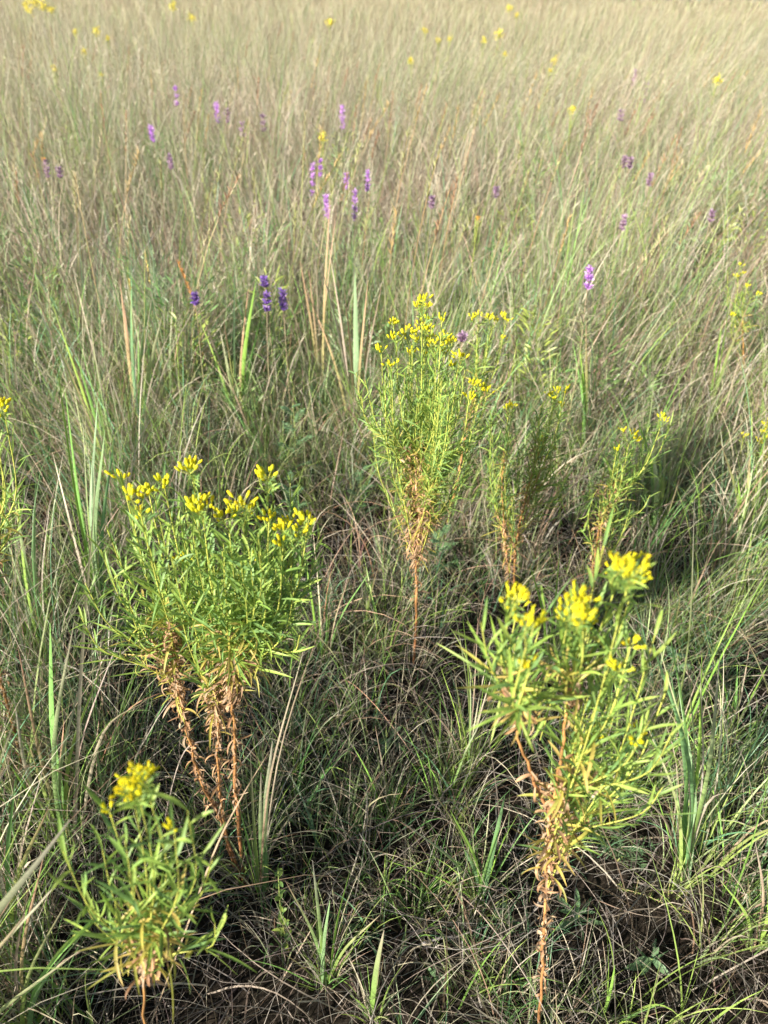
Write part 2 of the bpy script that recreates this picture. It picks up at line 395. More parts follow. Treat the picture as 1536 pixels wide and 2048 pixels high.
# ================================================================ THINGS
YEL = np.array([.95, .86, .03]); YGR = np.array([.52, .60, .04])
def capitula(mb, cs, dirs, ln, wd, yellow=1.0, open_=0.0):
    """small narrow flower heads: green-yellow cup below, bright yellow above"""
    m = len(cs); n = 6
    prof_r = np.array([.15, .75, 1.0, .95, .8, .25]); prof_z = np.array([0, .18, .42, .65, .88, 1.0])
    for c, d, L, w in zip(cs, dirs, ln, wd):
        d = d / np.linalg.norm(d)
        A = np.cross(d, [.3, .9, .2]); A /= np.linalg.norm(A); B = np.cross(d, A)
        a = np.arange(n) * 2 * np.pi / n
        V = c + d * (prof_z * L)[:, None, None] + (A * np.cos(a)[:, None] + B * np.sin(a)[:, None])[None] * (prof_r * w)[:, None, None]
        y = YEL * U(.7, 1.05) * (np.array([1, U(.9, 1.03), 1]))
        t = np.array([0, .35, .8, 1, 1, 1]) * yellow
        col = (YGR * (1 - t[:, None]) + y * t[:, None])
        idx = np.arange(6 * n).reshape(6, n)
        f = np.stack([idx[:-1], np.roll(idx, -1, 1)[:-1], np.roll(idx, -1, 1)[1:], idx[1:]], -1)
        mb.add(V, f, np.repeat(col[:, None], n, 1))
        if open_ > 0:                                        # opened florets: tiny rays round the rim
            q = 7; aa = np.arange(q) * 2 * np.pi / q + U(0, 1)
            b0 = c + d * L * .9 + (A * np.cos(aa)[:, None] + B * np.sin(aa)[:, None]) * w * .5
            e = (A * np.cos(aa)[:, None] + B * np.sin(aa)[:, None]) * w * 1.6 * open_ + d * L * .25
            P = np.stack([b0, b0 + e * .6, b0 + e], 1)
            ribbons(mb, P, np.full((q, 3), w * .28) * np.array([.7, 1, .5]), sides(P, 0.3), np.full((q, 3, 3), 1.0) * y)

def linear_leaves(mb, P, step, l0, l1, w, c_a, c_b, ang=(.45, .95), curl=(.0, .7), K=5, s0=0.0, s1=1.0, jit=.15):
    """leaves spiralling up a stem polyline P"""
    P = np.asarray(P); seg = np.linalg.norm(np.diff(P, axis=0), axis=1); cum = np.concatenate([[0], np.cumsum(seg)]); tot = cum[-1]
    q = np.arange(s0 * tot, s1 * tot, step); n = len(q)
    if n == 0: return
    q = np.clip(q + rng.normal(0, step * .3, n), 0, tot * .999)
    B = np.stack([np.interp(q, cum, P[:, i]) for i in range(3)], 1)
    T = np.stack([np.interp(q, cum, np.gradient(P[:, i], cum + np.arange(len(cum)) * 1e-9)) for i in range(3)], 1); T /= np.linalg.norm(T, axis=1, keepdims=True) + 1e-9
    A = np.cross(T, [.2, .9, .3]); A /= np.linalg.norm(A, axis=1, keepdims=True) + 1e-9; Bn = np.cross(T, A)
    ph = np.arange(n) * 2.4 + U(0, 6) + rng.normal(0, .3, n)
    O = A * np.cos(ph)[:, None] + Bn * np.sin(ph)[:, None]
    an = U(*ang, n); cu = U(*curl, n); L = (l0 + (l1 - l0) * q / tot) * U(.65, 1.25, n)
    s = (np.arange(K) + .5) / K
    th = an[:, None] + cu[:, None] * s[None] ** 1.2
    D = T[:, None] * np.cos(th)[..., None] + O[:, None] * np.sin(th)[..., None]
    D += rng.normal(0, jit, (n, 1, 3)) * s[None, :, None]
    PP = np.concatenate([B[:, None], B[:, None] + np.cumsum(D * (L / K)[:, None, None], 1)], 1)
    Sd = np.cross(T, O)[:, None] * np.ones((1, K + 1, 1))
    tw = rng.normal(0, .5, (n, 1)) * np.linspace(.3, 1, K + 1)[None]
    Dn = np.cross(np.concatenate([D, D[:, -1:]], 1), Sd)
    Sd = Sd * np.cos(tw)[..., None] + Dn * np.sin(tw)[..., None]
    W = (w * U(.7, 1.3, n))[:, None] * prof(K + 1, 'leaf')[None]
    pa = c_a[rng.integers(0, len(c_a), n)] * (1 + rng.normal(0, .12, (n, 1))); pb = c_b[rng.integers(0, len(c_b), n)] * (1 + rng.normal(0, .12, (n, 1)))
    ribbons(mb, PP, W, Sd, grad(np.clip(pa, .01, 1), np.clip(pb, .01, 1), K + 1), fold=.35)

LG = np.array([[.26, .38, .07], [.20, .33, .07], [.33, .43, .09], [.16, .28, .09]])      # goldenrod leaf greens
DRYL = np.array([[.46, .27, .13], [.50, .33, .18], [.36, .20, .10], [.44, .33, .22], [.22, .12, .06], [.38, .22, .12], [.30, .22, .15]])
YOL = np.array([[.46, .40, .08], [.52, .38, .12], [.36, .36, .08]])
STEMB = np.array([.26, .11, .05]); STEMM = np.array([.50, .28, .09]); STEMG = np.array([.42, .44, .09])

def goldenrod(label, base, stems, heads, spread=.1, dry=(.1, .5), fork=(.35, .7), hs=1.0, green_from=.55, leafscale=1.0, extra=8, dryn=1.0, openf=0.0, deep=0.0, group='yellow flowering goldenrod plants', lstep=1.0, shoots=(), drylow=1.0, fork0=False, name='goldenrod_plant'):
    """base px; stems: list of px polylines from the ground up; heads: (px,py[,dy]) flower clusters"""
    b = base if len(base) == 3 else gpt(*base)
    Y0 = b[1]
    root = thing(name, b, label, 'wildflower', group)
    ms, ml, md, mbr = MB(), MB(), MB(), MB()
    world = []
    for si, st in enumerate(stems):
        off = 0 if si == 0 else U(-.03, .03)
        pts = []
        for i, (x, y) in enumerate(st):
            f = i / max(1, len(st) - 1)
            pts.append(at(x, y, Y0 + off * f + deep * f))
        if si == 0 or True:
            foot = b + np.array([U(-.012, .012), U(-.012, .012), -.01]) if si else b - [0, 0, .01]
            if si and fork0: pts = [min(world[0], key=lambda q: np.linalg.norm(q - pts[0]))] + pts[1:]
            elif pts[0][2] > foot[2] + .015: pts = [foot] + pts
            else: pts[0] = foot
        P = spline(pts, 26)
        P[1:-1] += rng.normal(0, .0012, (24, 3))
        r = np.linspace(.0040, .0019, 26) * hs * (1 if si == 0 else .75)
        tube(ms, P, r, STEMB * U(.8, 1.1), STEMM, 7, .06)
        world.append(P)
        linear_leaves(md, P, .030 * drylow / dryn, .014, .024, .0013 * leafscale, DRYL, DRYL, (.5, 2.4), (2.0, 6.5), 9, .12, .6 if not (si and fork0) else .13, jit=.5)
        linear_leaves(md, P, .0068 / dryn, .020, .034, .0014 * leafscale, DRYL, DRYL, (.3, 2.1), (1.5, 7.5), 10, dry[0] + .12 if not (si and fork0) else .02, dry[1] if not (si and fork0) else .45, jit=.6)
    # fork region
    Hs = [at(h[0], h[1], Y0 + deep + (h[2] if len(h) > 2 else U(-spread, spread))) for h in heads]
    used = [False] * len(Hs)
    fl = []
    for i in range(len(Hs)):
        if used[i]: continue
        grp = [j for j in range(len(Hs)) if not used[j] and np.hypot(heads[i][0] - heads[j][0], heads[i][1] - heads[j][1]) < 30][:7]
        for j in grp: used[j] = True
        fl.append(grp)
    def branch_to(target, r0=.0012):
        # nearest stem, fork lower than the target
        best = min(world, key=lambda P: np.linalg.norm(P[-1][:2] - target[:2]))
        t = U(*fork); J = best[int(t * (len(best) - 1))]
        dz = max(.02, target[2] - J[2])
        out = target - J; out[2] = 0
        c1 = J + out * .35 + np.array([0, 0, dz * .28]); c2 = J + out * .85 + np.array([0, 0, dz * .62])
        P = spline([J, c1 + rng.normal(0, .004, 3), c2 + rng.normal(0, .004, 3), target], 14)
        tube(mbr, P, np.linspace(r0 * 1.3, r0 * .7, 14) * hs, STEMG * U(.8, 1.1), STEMG * 1.0, 5, .04)
        linear_leaves(ml, P, .0078 * lstep, .055 * leafscale, .024 * leafscale, .0014 * min(leafscale, 1.2), LG, LG * 1.1, (.25, .95), (-.3, .8), 6, .22, 1.0, jit=.3)
        linear_leaves(md, P, .011 / dryn, .032, .026, .0014 * leafscale, DRYL, DRYL, (.4, 1.8), (1, 6.5), 9, .0, .35, jit=.5)
        linear_leaves(ml, P, .02, .04, .03, .0014 * min(leafscale, 1.2), YOL, YOL, (.5, 1.4), (.2, 1.6), 6, .08, .5, jit=.4)
        return P
    for grp in fl:
        cen = np.mean([Hs[j] for j in grp], 0)
        if len(grp) == 1: tgt = Hs[grp[0]] - [0, 0, .010]
        else: tgt = cen - [0, 0, .035]
        P = branch_to(tgt)
        for j in grp:
            mf = MB()
            h = Hs[j]
            if len(grp) > 1:
                q = spline([tgt, (tgt + h) / 2 + [(h - tgt)[0] * .2, 0, -.003], h - [0, 0, .010]], 6)
                tube(mbr, q, .0007 * hs, STEMG, STEMG, 4)
                linear_leaves(ml, q, .005, .016 * leafscale, .012 * leafscale, .0009, LG, LG * 1.1, (.3, .8), (0, .5), 4, .1, 1.0)
            k = rng.integers(6, 11)
            d = np.stack([rng.normal(0, .45, k), rng.normal(0, .45, k), np.ones(k)], 1)
            cs = h + np.stack([d[:, 0] * .010, d[:, 1] * .010, U(-.004, .004, k)], 1) * hs - [0, 0, .006]
            capitula(mf, cs, d, U(.008, .0115, k) * hs, U(.0016, .0023, k) * hs, U(.55, 1.0), openf)
            for c in cs: tube(mbr, [h - [0, 0, .012 * hs], c], .0004 * hs, STEMG, STEMG, 3)
            mf.build('flower_head', M_petal, root, b)
    for sx, sy in shoots:
        branch_to(at(sx, sy, Y0 + deep + U(-spread, spread) * .7), .0010)
    for _ in range(extra):                                   # leafy side shoots without flowers
        j = rng.integers(0, len(Hs)); h = Hs[j]; W0 = world[rng.integers(0, len(world))][-1]
        t = W0 + (h - W0) * U(.45, .9) + rng.normal(0, .03, 3) * [1, 1, .3]
        branch_to(t, .0008)
    for o_, mb_, m_ in (('stem', ms, M_stem), ('branches', mbr, M_stem), ('leaves', ml, M_leaf), ('dry_leaves', md, M_dry)):
        if mb_.n: mb_.build(o_, m_, root, b)
    return root

goldenrod('broad goldenrod with many yellow heads over bunched curled brown leaves on orange stems',
    (487, 1765),
    [[(487, 1765), (474, 1600), (468, 1450), (462, 1350), (470, 1260)], [(455, 1690), (436, 1540), (437, 1400), (425, 1270)], [(432, 1620), (400, 1560), (372, 1450), (352, 1350), (340, 1250)]],
    [(241, 947), (259, 983), (283, 980), (296, 977), (277, 1023), (326, 959), (380, 922), (384, 930), (376, 932), (388, 1005), (402, 989), (413, 999), (396, 1014), (442, 1026), (462, 1016), (470, 1013), (482, 997), (498, 1010), (517, 946), (534, 943), (543, 948), (537, 1029), (572, 1048), (581, 1037), (566, 1049), (605, 1034), (614, 1038), (598, 1060), (565, 1082), (504, 1109), (369, 1113), (362, 1116)],
    shoots=[(170, 1165), (215, 1060), (160, 1230), (600, 1270), (640, 1065), (590, 1170), (625, 1130), (230, 1150), (350, 1180), (450, 1190), (530, 1150), (420, 1100), (300, 1120), (470, 1080), (255, 1200)], spread=.10, dry=(.22, 1), fork=(.62, .97), extra=48, lstep=.85, leafscale=1.15, dryn=1.6)
goldenrod('tallest goldenrod, dense yellow crown over brown curled leaves on one straight orange stem',
    (826, 1345),
    [[(826, 1345), (832, 1240), (834, 1130), (840, 1020), (845, 930)]],
    [(847, 592), (838, 606), (853, 606), (845, 600), (787, 640), (785, 668), (763, 695), (783, 722), (811, 654), (813, 666), (840, 649), (830, 663), (834, 676), (853, 634), (855, 652), (884, 634), (866, 669), (853, 678), (868, 681), (889, 665), (887, 679), (905, 674), (898, 679), (850, 702), (921, 705), (925, 708), (905, 725), (947, 762), (957, 763), (962, 770), (976, 778), (939, 791), (890, 700), (820, 700)],
    shoots=[(712, 745), (722, 790), (745, 850), (760, 900), (955, 850), (940, 900), (900, 790), (860, 760), (800, 780), (770, 760), (830, 740), (730, 760), (930, 740), (880, 740)], spread=.09, dry=(.28, .9), fork=(.5, 1), extra=38, lstep=.85, leafscale=1.0, dryn=1.7)
goldenrod('slim goldenrod with a flat yellow top rising behind the tallest one',
    (880, 1085), [[(885, 1085), (905, 1000), (930, 880), (950, 780)]],
    [(945, 632), (957, 624), (974, 628), (979, 633), (993, 638), (1009, 628), (1014, 637), (1004, 673)],
    spread=.05, dry=(.3, .9), fork=(.75, 1), extra=6)
goldenrod('thin two-stemmed goldenrod with small yellow tips and green drooping leaves',
    (1028, 1200), [[(1028, 1200), (1030, 1110), (1045, 1020), (1070, 930), (1090, 870)], [(1022, 1190), (1012, 1090), (1005, 980), (1008, 900)]],
    [(1019, 805), (1014, 811), (1024, 811), (1100, 784), (1118, 778), (1132, 776), (1111, 793), (1125, 807), (1085, 877), (1108, 892)],
    shoots=[(1150, 880), (1140, 930), (1130, 990), (985, 870), (980, 930), (1060, 930), (1100, 960), (1120, 1040), (1040, 900), (990, 1000)], spread=.05, dry=(.05, .6), fork=(.35, 1), extra=9, leafscale=1.3, lstep=1.1)
goldenrod('short goldenrod with loose yellow tips and grey green leaves beside a green grass tuft',
    (1178, 1195), [[(1178, 1195), (1190, 1110), (1205, 1040), (1230, 960)]],
    [(1323, 830), (1329, 836), (1248, 857), (1268, 864), (1272, 874), (1235, 895)],
    shoots=[(1290, 930), (1210, 930), (1300, 990), (1180, 980), (1340, 850), (1250, 950), (1260, 1020), (1170, 1060)], spread=.05, dry=(.05, .6), fork=(.35, 1), extra=9, leafscale=1.3, lstep=1.1)
goldenrod('goldenrod in full bloom with wide leaves, its lone orange stem reaching the front edge',
    (1076, 2075),
    [[(1078, 2040), (1086, 1900), (1092, 1760), (1100, 1660), (1112, 1580)], [(1100, 1640), (1126, 1480), (1150, 1350)], [(1100, 1650), (1038, 1480), (1017, 1350)]],
    [(1011, 1194), (1028, 1184), (1037, 1187), (1036, 1211), (1055, 1235), (1069, 1238), (1062, 1323), (1136, 1199), (1128, 1214), (1138, 1236), (1157, 1184), (1168, 1186), (1153, 1204), (1148, 1219), (1168, 1219), (1161, 1230), (1180, 1236), (1161, 1258), (1265, 1278), (1255, 1328), (1244, 1328), (1190, 1466), (1279, 1444), (1275, 1471),
     (1230, 1125), (1242, 1133), (1260, 1117), (1272, 1122), (1282, 1125), (1252, 1137), (1277, 1143), (1268, 1150), (1248, 1122), (1262, 1130)],
    shoots=[(962, 1245), (1335, 1375), (1345, 1465), (1325, 1575), (1230, 1510), (1000, 1400), (1100, 1330), (1200, 1310), (1245, 1230), (1090, 1400), (1160, 1420), (1220, 1400), (1130, 1300), (1300, 1440), (1080, 1480), (1250, 1560), (1310, 1270)], spread=.08, dry=(.22, 1), drylow=.6, fork=(.56, 1), extra=6, fork0=True, leafscale=1.3, dryn=.8, openf=.6, hs=.78, lstep=1.35)
goldenrod('blurred close goldenrod with one round yellow cluster and long lime green leaves',
    at(300, 2330, .36) * [1, 1, 0], [[(300, 2260), (290, 2040), (292, 1930), (300, 1850)]],
    [(248, 1560), (262, 1548), (278, 1540), (290, 1545), (250, 1575), (268, 1565), (284, 1560), (275, 1580), (255, 1555), (243, 1568), (296, 1535), (262, 1585), (272, 1535), (215, 1612), (345, 1648)],
    shoots=[(125, 1700), (425, 1720), (375, 1620), (165, 1790), (430, 1845), (140, 1880), (415, 1905), (330, 1700), (205, 1700), (250, 1680), (300, 1760), (380, 1780), (230, 1800), (340, 1860)], spread=.03, dry=(.72, 1), fork=(.62, 1), extra=0, leafscale=1.2, dryn=.35, openf=.3, hs=.6, deep=.02, lstep=1.8)
goldenrod('lanky leafy goldenrod at the edge of the view, its stem brown and curled lower down',
    (62, 1600), [[(62, 1600), (18, 1420), (-14, 1280), (-22, 1100)]],
    [(-4, 800), (2, 806), (-14, 830), (-20, 860)],
    shoots=[(12, 960)], spread=.03, dry=(.1, .7), fork=(.75, 1), extra=0, leafscale=1.3, lstep=1.7)

# --- liatris
def liatris(px, py, hpx, label, H=.72, tint=0, bristly=False, lean=0.0):
    top = at_h(px, py - hpx * .5, H)
    dist = np.linalg.norm(top - CAM)
    L = hpx / F * dist
    b = np.array([top[0] - lean, top[1], float(ground(top[0], top[1])) - .01])
    root = thing('blazing_star_flower', b, label, 'wildflower', 'purple blazing stars in the grass')
    P = spline([b, b + (top - b) * .5 + [U(-.02, .02), 0, 0], top], 12)
    m = MB(); tube(m, P, np.linspace(.0022, .0014, 12), [.24, .25, .10], [.30, .22, .16], 5); m.build('stem', M_stem, root, b)
    m = MB(); linear_leaves(m, P, .012 if not bristly else .005, .10, .03, .0013, GRN, TAN if bristly else GRN, (.5, 1.2), (0, .6), 4, .05, .85); m.build('leaves', M_leaf, root, b)
    m = MB(); ht = L; n = int(70 + 160 * min(1, 3 / dist)); nodes = rng.integers(3, 6)
    s = np.clip((np.floor(U(0, 1, n) * nodes) + .5) / nodes + rng.normal(0, .05, n), 0, 1)
    B = top - (P[-1] - P[-2]) / np.linalg.norm(P[-1] - P[-2]) * (s * ht)[:, None]
    az = U(0, 6.28, n); Q = paths(B, U(.008, .02, n) * (1.15 - .4 * np.abs(s - .5)) * min(1.7, max(1, dist / 4)), az, U(.4, 1.2, n), U(.8, 1.6, n), 2)
    pu = np.array([[.66, .36, .82], [.74, .44, .90], [.54, .29, .68]]) if tint == 0 else np.array([[.27, .15, .52], [.34, .20, .58], [.30, .20, .40]])
    if tint == 2: pu = np.array([[.42, .27, .44], [.48, .33, .46], [.40, .30, .34]])
    c = pick(pu, n, .15); ribbons(m, Q, np.full((n, 3), .0020 * max(1, dist / 4)) * [.6, 1, .7], sides(Q, U(0, 3, n)), grad(c, c, 3)); m.build('flower_spike', M_petal, root, b)
LI = [(350, 188, 34, 'small purple spike standing alone among pale grass'), (432, 222, 34, 'pale purple spike of a close pair'), (453, 230, 24, 'fainter purple spike of a close pair'),
      (484, 258, 26, 'dim purple spike below a brownish stalk'), (526, 243, 34, 'mauve spike with a tan stem below it'), (684, 232, 42, 'purple spike above a small yellow flower'),
      (302, 266, 26, 'stubby purple spike near a dark gap in the grass'), (338, 322, 26, 'dull purple spike under a dark gap in the grass'), (90, 335, 30, 'mauve stalk tipped by an orange yellow flower'),
      (117, 344, 20, 'tiny mauve tip on a green bristly stalk'), (640, 334, 36, 'upper light purple spike of the brightest cluster'), (625, 356, 60, 'longest bright purple spike of the brightest cluster'),
      (652, 411, 44, 'bright violet spike beside a red grass blade'), (692, 362, 30, 'small round purple spike between two larger ones'), (736, 360, 40, 'tilted pale purple spike behind the bright cluster'),
      (711, 408, 58, 'bright purple spike beside a green blade'), (1272, 152, 24, 'tiny purple spike high in the pale far grass'), (1295, 180, 32, 'blurred mauve spike in the pale far grass'),
      (1243, 230, 20, 'dark violet spot in far olive grass'), (1250, 323, 20, 'faint lilac spike, one of two touching'), (1262, 325, 20, 'lilac spike, the broader of two touching'),
      (1302, 358, 22, 'faint mauve spike between tan stalks'), (1426, 432, 22, 'dim violet spike low in leaning straw grass'), (1250, 446, 28, 'violet spike before a red brown stem'),
      (865, 405, 24, 'dusky violet spike in green grass'), (994, 385, 20, 'small violet dot near a leaning dry stalk'), (533, 606, 40, 'deep violet spike on a bent stem'),
      (565, 602, 44, 'deep violet forked spike, brighter of its pair'), (528, 566, 20, 'violet bud above a deep violet spike'), (390, 600, 24, 'blue violet spike beside an orange seed stalk'),
      (926, 678, 16, 'tiny purple tuft beside the yellow goldenrod crown')]
for i, (x, y, h, l) in enumerate(LI):
    liatris(x, y, h * .95, l, H=.66 if y > 480 else .74, tint=1 if 26 <= i < 30 else 2 if any(q in l for q in ('faint', 'dim', 'dull', 'mauve', 'tiny', 'lilac', 'dusky', 'spot', 'dot')) or 'violet' in l and x > 760 else 0)
def liatris_tall():
    liatris(1180, 556, 46, 'tall bristly stalk with a few pink purple florets at its tip', H=.80, bristly=True)
liatris_tall()

# --- far yellow flowers
def yellow_flower(px, py, spx, label, H=.78, orange=0.0):
    top = at_h(px, py, H); dist = np.linalg.norm(top - CAM); r = spx / F * dist * .28
    b = np.array([top[0], top[1], float(ground(top[0], top[1])) - .01])
    root = thing('yellow_wildflower', b, label, 'wildflower', 'yellow wildflowers dotted through the field')
    P = spline([b, (b + top) / 2 + [U(-.02, .02), 0, 0], top], 8)
    m = MB(); tube(m, P, .002 * max(1, dist / 5), [.2, .25, .07], [.3, .34, .08], 4)
    for _ in range(6): tube(m, [P[-2] + (P[-1] - P[-2]) * U(-.5, .8), top + rng.normal(0, r * .6, 3)], .001 * max(1, dist / 5), [.3, .34, .08], None, 3)
    m.build('stem', M_stem, root, b)
    m = MB(); linear_leaves(m, P, .03, .07, .04, .003 * max(1, dist / 5), LG, LG, (.5, 1), (0, .5), 3, .3, .95); m.build('leaves', M_leaf, root, b)
    m = MB(); n = 70
    B = top + rng.normal(0, 1, (n, 3)) * [r * .5, r * .4, r * .5]
    Q = paths(B, np.full(n, r * .35), U(0, 6.28, n), U(0, 1.5, n), U(.3, 1.7, n), 2)
    c = np.array([.85, .74 - .25 * orange, .10]) * U(.75, 1.05, (n, 1)); ribbons(m, Q, np.full((n, 3), r * .14), sides(Q, U(0, 3, n)), grad(c, c, 3)); m.build('flower_cluster', M_petal, root, b)
YF = [(52, 12, 22, 'end bloom of the far hazy yellow patch'), (70, 8, 26, 'second bloom of the far hazy yellow patch'), (88, 14, 24, 'brightest bloom in the middle of the far yellow patch'), (60, 22, 18, 'lower bloom of the far hazy yellow patch'),
      (103, 20, 18, 'small bloom closing the far yellow patch'), (150, 64, 16, 'small yellow dot under the far yellow patch'), (193, 64, 22, 'upright yellow bloom beneath the far patch'), (215, 77, 15, 'pale yellow bloom beside an upright one'),
      (168, 104, 16, 'greenish yellow stalk among pale grass'), (108, 137, 16, 'golden dot above pale green grass'), (203, 150, 12, 'faint yellow speck in grey green grass'), (345, 12, 20, 'pale yellow haze of bloom on the horizon side'),
      (383, 36, 18, 'greenish yellow far bloom above tall blades'), (660, 46, 24, 'wide faint yellow bloom over pale grass'), (645, 276, 26, 'bright yellow bloom nearest the purple spikes'), (850, 61, 16, 'yellow bloom first of a loose row'),
      (876, 82, 14, 'pale bloom second of a loose row'), (900, 78, 16, 'pale bloom third of a loose row'), (998, 68, 24, 'largest bright yellow bloom in the far grass'), (968, 81, 18, 'dull yellow bloom beside the largest one'),
      (1010, 109, 14, 'green yellow bud under the largest far bloom'), (822, 122, 20, 'drooping pale yellow bloom on a green stem'), (1110, 122, 20, 'yellow bloom on a curved far stem'), (1100, 142, 14, 'lower dull bloom beside a curved far stem'),
      (1145, 219, 22, 'lemon yellow bloom alone in mid field'), (1018, 17, 18, 'yellow bloom near the far field edge'), (1033, 31, 13, 'smaller yellow bloom near the far field edge'), (956, 437, 16, 'small orange yellow bloom in green blades'),
      (1435, 160, 22, 'pale lime bloom atop a leaning green stalk'), (88, 320, 14, 'orange bloom over a mauve stalk')]
for x, y, s, l in YF: yellow_flower(x, y, s, l, orange=1.0 if 'orange' in l else 0, H=.78 if y < 250 else .74)
goldenrod('hazy lime green goldenrod with sparse yellow buds among leaning straw', at_h(1490, 800, .12) * [1, 1, 0],
    [[(1490, 800), (1487, 700), (1484, 640)]], [(1482, 527), (1486, 545), (1474, 550), (1518, 585), (1466, 628), (1495, 570)], spread=.04, dry=(.0, .4), fork=(.4, 1), extra=8, dryn=.3)
goldenrod('goldenrod with orange yellow heads cut by the edge of the view', at_h(1545, 1010, .04) * [1, 1, 0],
    [[(1545, 1010), (1535, 950), (1532, 905)]], [(1530, 845), (1538, 852), (1525, 860), (1541, 838), (1489, 868), (1534, 870), (1520, 880)], spread=.04, dry=(.0, .6), fork=(.4, 1), extra=6)

# --- grass clumps
BG = np.array([[.19, .34, .15], [.23, .36, .15], [.26, .38, .20]]); LGG = np.array([[.26, .44, .08], [.34, .48, .11], [.21, .39, .11]])
def clump(label, base, tips, n_fill=10, width=.0028, pal=LGG, dry_fill=5, Hs=1.0, seed_tips=(), name='grass_clump'):
    """tips: (px,py,kind[,w]) kind g green, t tan, p pinkish, b bluish; each blade runs from the base to its tip"""
    b = base if len(base) == 3 else gpt(*base); Y0 = b[1]
    root = thing(name, b, label, 'grass', 'grass clumps')
    mg, md = MB(), MB()
    sgn = []
    for tp in tips:
        x, y, k = tp[:3]; w = (tp[3] if len(tp) > 3 else 1) * width * (1.05 if tp[2] in 'tp' else 1.35)
        T = at(x, y, Y0 + U(-.05, .05))
        B = b + np.array([U(-.012, .012), U(-.012, .012), 0])
        mid = B + (T - B) * .5 + np.array([-(T - B)[0] * .12, 0, .03 * np.linalg.norm(T - B)])
        if len(tp) > 4: mid = at(tp[4][0], tp[4][1], Y0)
        P = spline([B, mid, T], 12)[None]
        if k == 'g': cb = pick(pal, 1, .08); ct = cb * 1.1 if U(0, 1) < .5 else pick(TAN, 1)
        elif k == 'b': cb = pick(BG, 1, .08); ct = cb * 1.2
        elif k == 'p': cb = pick(pal, 1, .05); ct = PINK[None] * U(.8, 1.1)
        else: cb = pick(TAN * 1.1, 1); ct = pick(TAN * 1.1, 1)
        m = md if k in 'tp' else mg
        W = w * (prof(12, 'leaf') * .5 + prof(12, 'blade') * .7)[None]
        a = np.array([1., 0.15, 0]); S = np.broadcast_to(a / np.linalg.norm(a), P.shape).copy()
        rot = U(-.9, .9); T_ = np.gradient(P, axis=1); T_ /= np.linalg.norm(T_, axis=2, keepdims=True)
        S = S * math.cos(rot) + np.cross(T_, S) * math.sin(rot)
        col = grad(np.clip(cb, .01, 1), np.clip(ct, .01, 1), 12, .5 if k == 'p' else 1.6)
        ribbons(m, P, W, S, col, fold=.35)
        sgn.append((T, np.linalg.norm(T - b)))
    H = np.mean([s[1] for s in sgn])
    for cnt, m, pl, bend in ((int(n_fill * 1.5), mg, pal, (.0, .8)), (dry_fill, md, TAN, (.5, 2.4))):
        if not cnt: continue
        a = U(0, 6.28, cnt); xy = b[:2] + np.stack([np.cos(a), np.sin(a)], 1) * U(.003, .02, cnt)[:, None]
        t0 = U(.03, .35, cnt)
        c = pick(pl, cnt, .1); K = 8
        blades(m, xy, H * U(.35, .85, cnt), a, t0, t0 + U(*bend, cnt), width * U(.4, 1.0, cnt), c, np.where((U(0, 1, cnt) < .5)[:, None], pick(TAN, cnt), c * 1.1), K=K, p=1.8, fold=.3, z0=np.full(cnt, b[2]))
    for (x, y, hp) in seed_tips:                       # stiff stalk with a seed spike
        T = at(x, y, Y0); P = spline([b, b + (T - b) * .5 + [0, 0, .01], T], 12); ms = MB()
        tube(ms, P, np.linspace(.0014, .0008, 12), [.22, .32, .12], [.45, .42, .15], 5)
        q = 60; s = U(0, 1, q); dist = np.linalg.norm(T - CAM); B = T - np.array([0, 0, 1]) * (s * hp / F * dist)[:, None]
        Q = paths(B, U(.006, .013, q), U(0, 6.28, q), U(.1, .5, q), U(.1, .6, q), 2); c = pick(np.array([[.55, .47, .14], [.5, .36, .15]]), q)
        ribbons(ms, Q, np.full((q, 3), .0009), sides(Q, U(0, 3, q)), grad(c, c, 3)); ms.build('seed_stalk', M_stem, root, b)
    if mg.n: mg.build('green_blades', M_grass, root, b)
    if md.n: md.build('dry_blades', M_dry, root, b)
    return root

clump('upright fan of blue green blades with arching straw at its foot, beside the full-bloom goldenrod', (1362, 1775),
      [(1298, 1262, 'b', 1.1), (1316, 1285, 'g', .8), (1341, 1345, 'b', 1.3), (1357, 1380, 'b', 1), (1372, 1290, 'g', .7), (1404, 1300, 'g', .9), (1440, 1310, 'g', 1.3), (1330, 1210, 'g', .7), (1400, 1330, 't', .6), (1290, 1440, 'g', .9), (1378, 1540, 'g', 1.2),
       (1437, 1560, 't', 1.4, (1395, 1620)), (1246, 1572, 't', 1.0, (1330, 1640)), (1385, 1638, 't', 1.4), (1536, 1600, 't', .9, (1420, 1600))], n_fill=9, dry_fill=4)
clump('open clump of lime blades with one tall pale straw stem, beside the broad goldenrod', (140, 1720),
      [(100, 1245, 'g', 1.7), (149, 1240, 'g', 1.1), (190, 985, 't', 1.3, (160, 1380)), (208, 1320, 'g', 1.0), (240, 1270, 't', .8), (165, 1350, 'g', .9), (300, 1395, 't', 1.0, (200, 1480)), (128, 1440, 'p', 1.1), (28, 1395, 't', 1.3, (60, 1560)), (35, 1290, 'p', 1.1), (20, 1530, 'g', 1), (55, 1480, 'g', 1),
       (250, 1415, 't', .8)], n_fill=14, dry_fill=6, width=.0030)
clump('narrow clump with one broad pale green blade, just behind the broad goldenrod stem', (520, 1790),
      [(545, 1482, 'g', 1.8), (610, 1290, 't', .8), (500, 1500, 'g', 1.1), (522, 1545, 'g', 1.1), (690, 1120, 't', .5), (480, 1620, 'g', .8), (560, 1560, 't', .6)], n_fill=5, dry_fill=3, width=.0026)
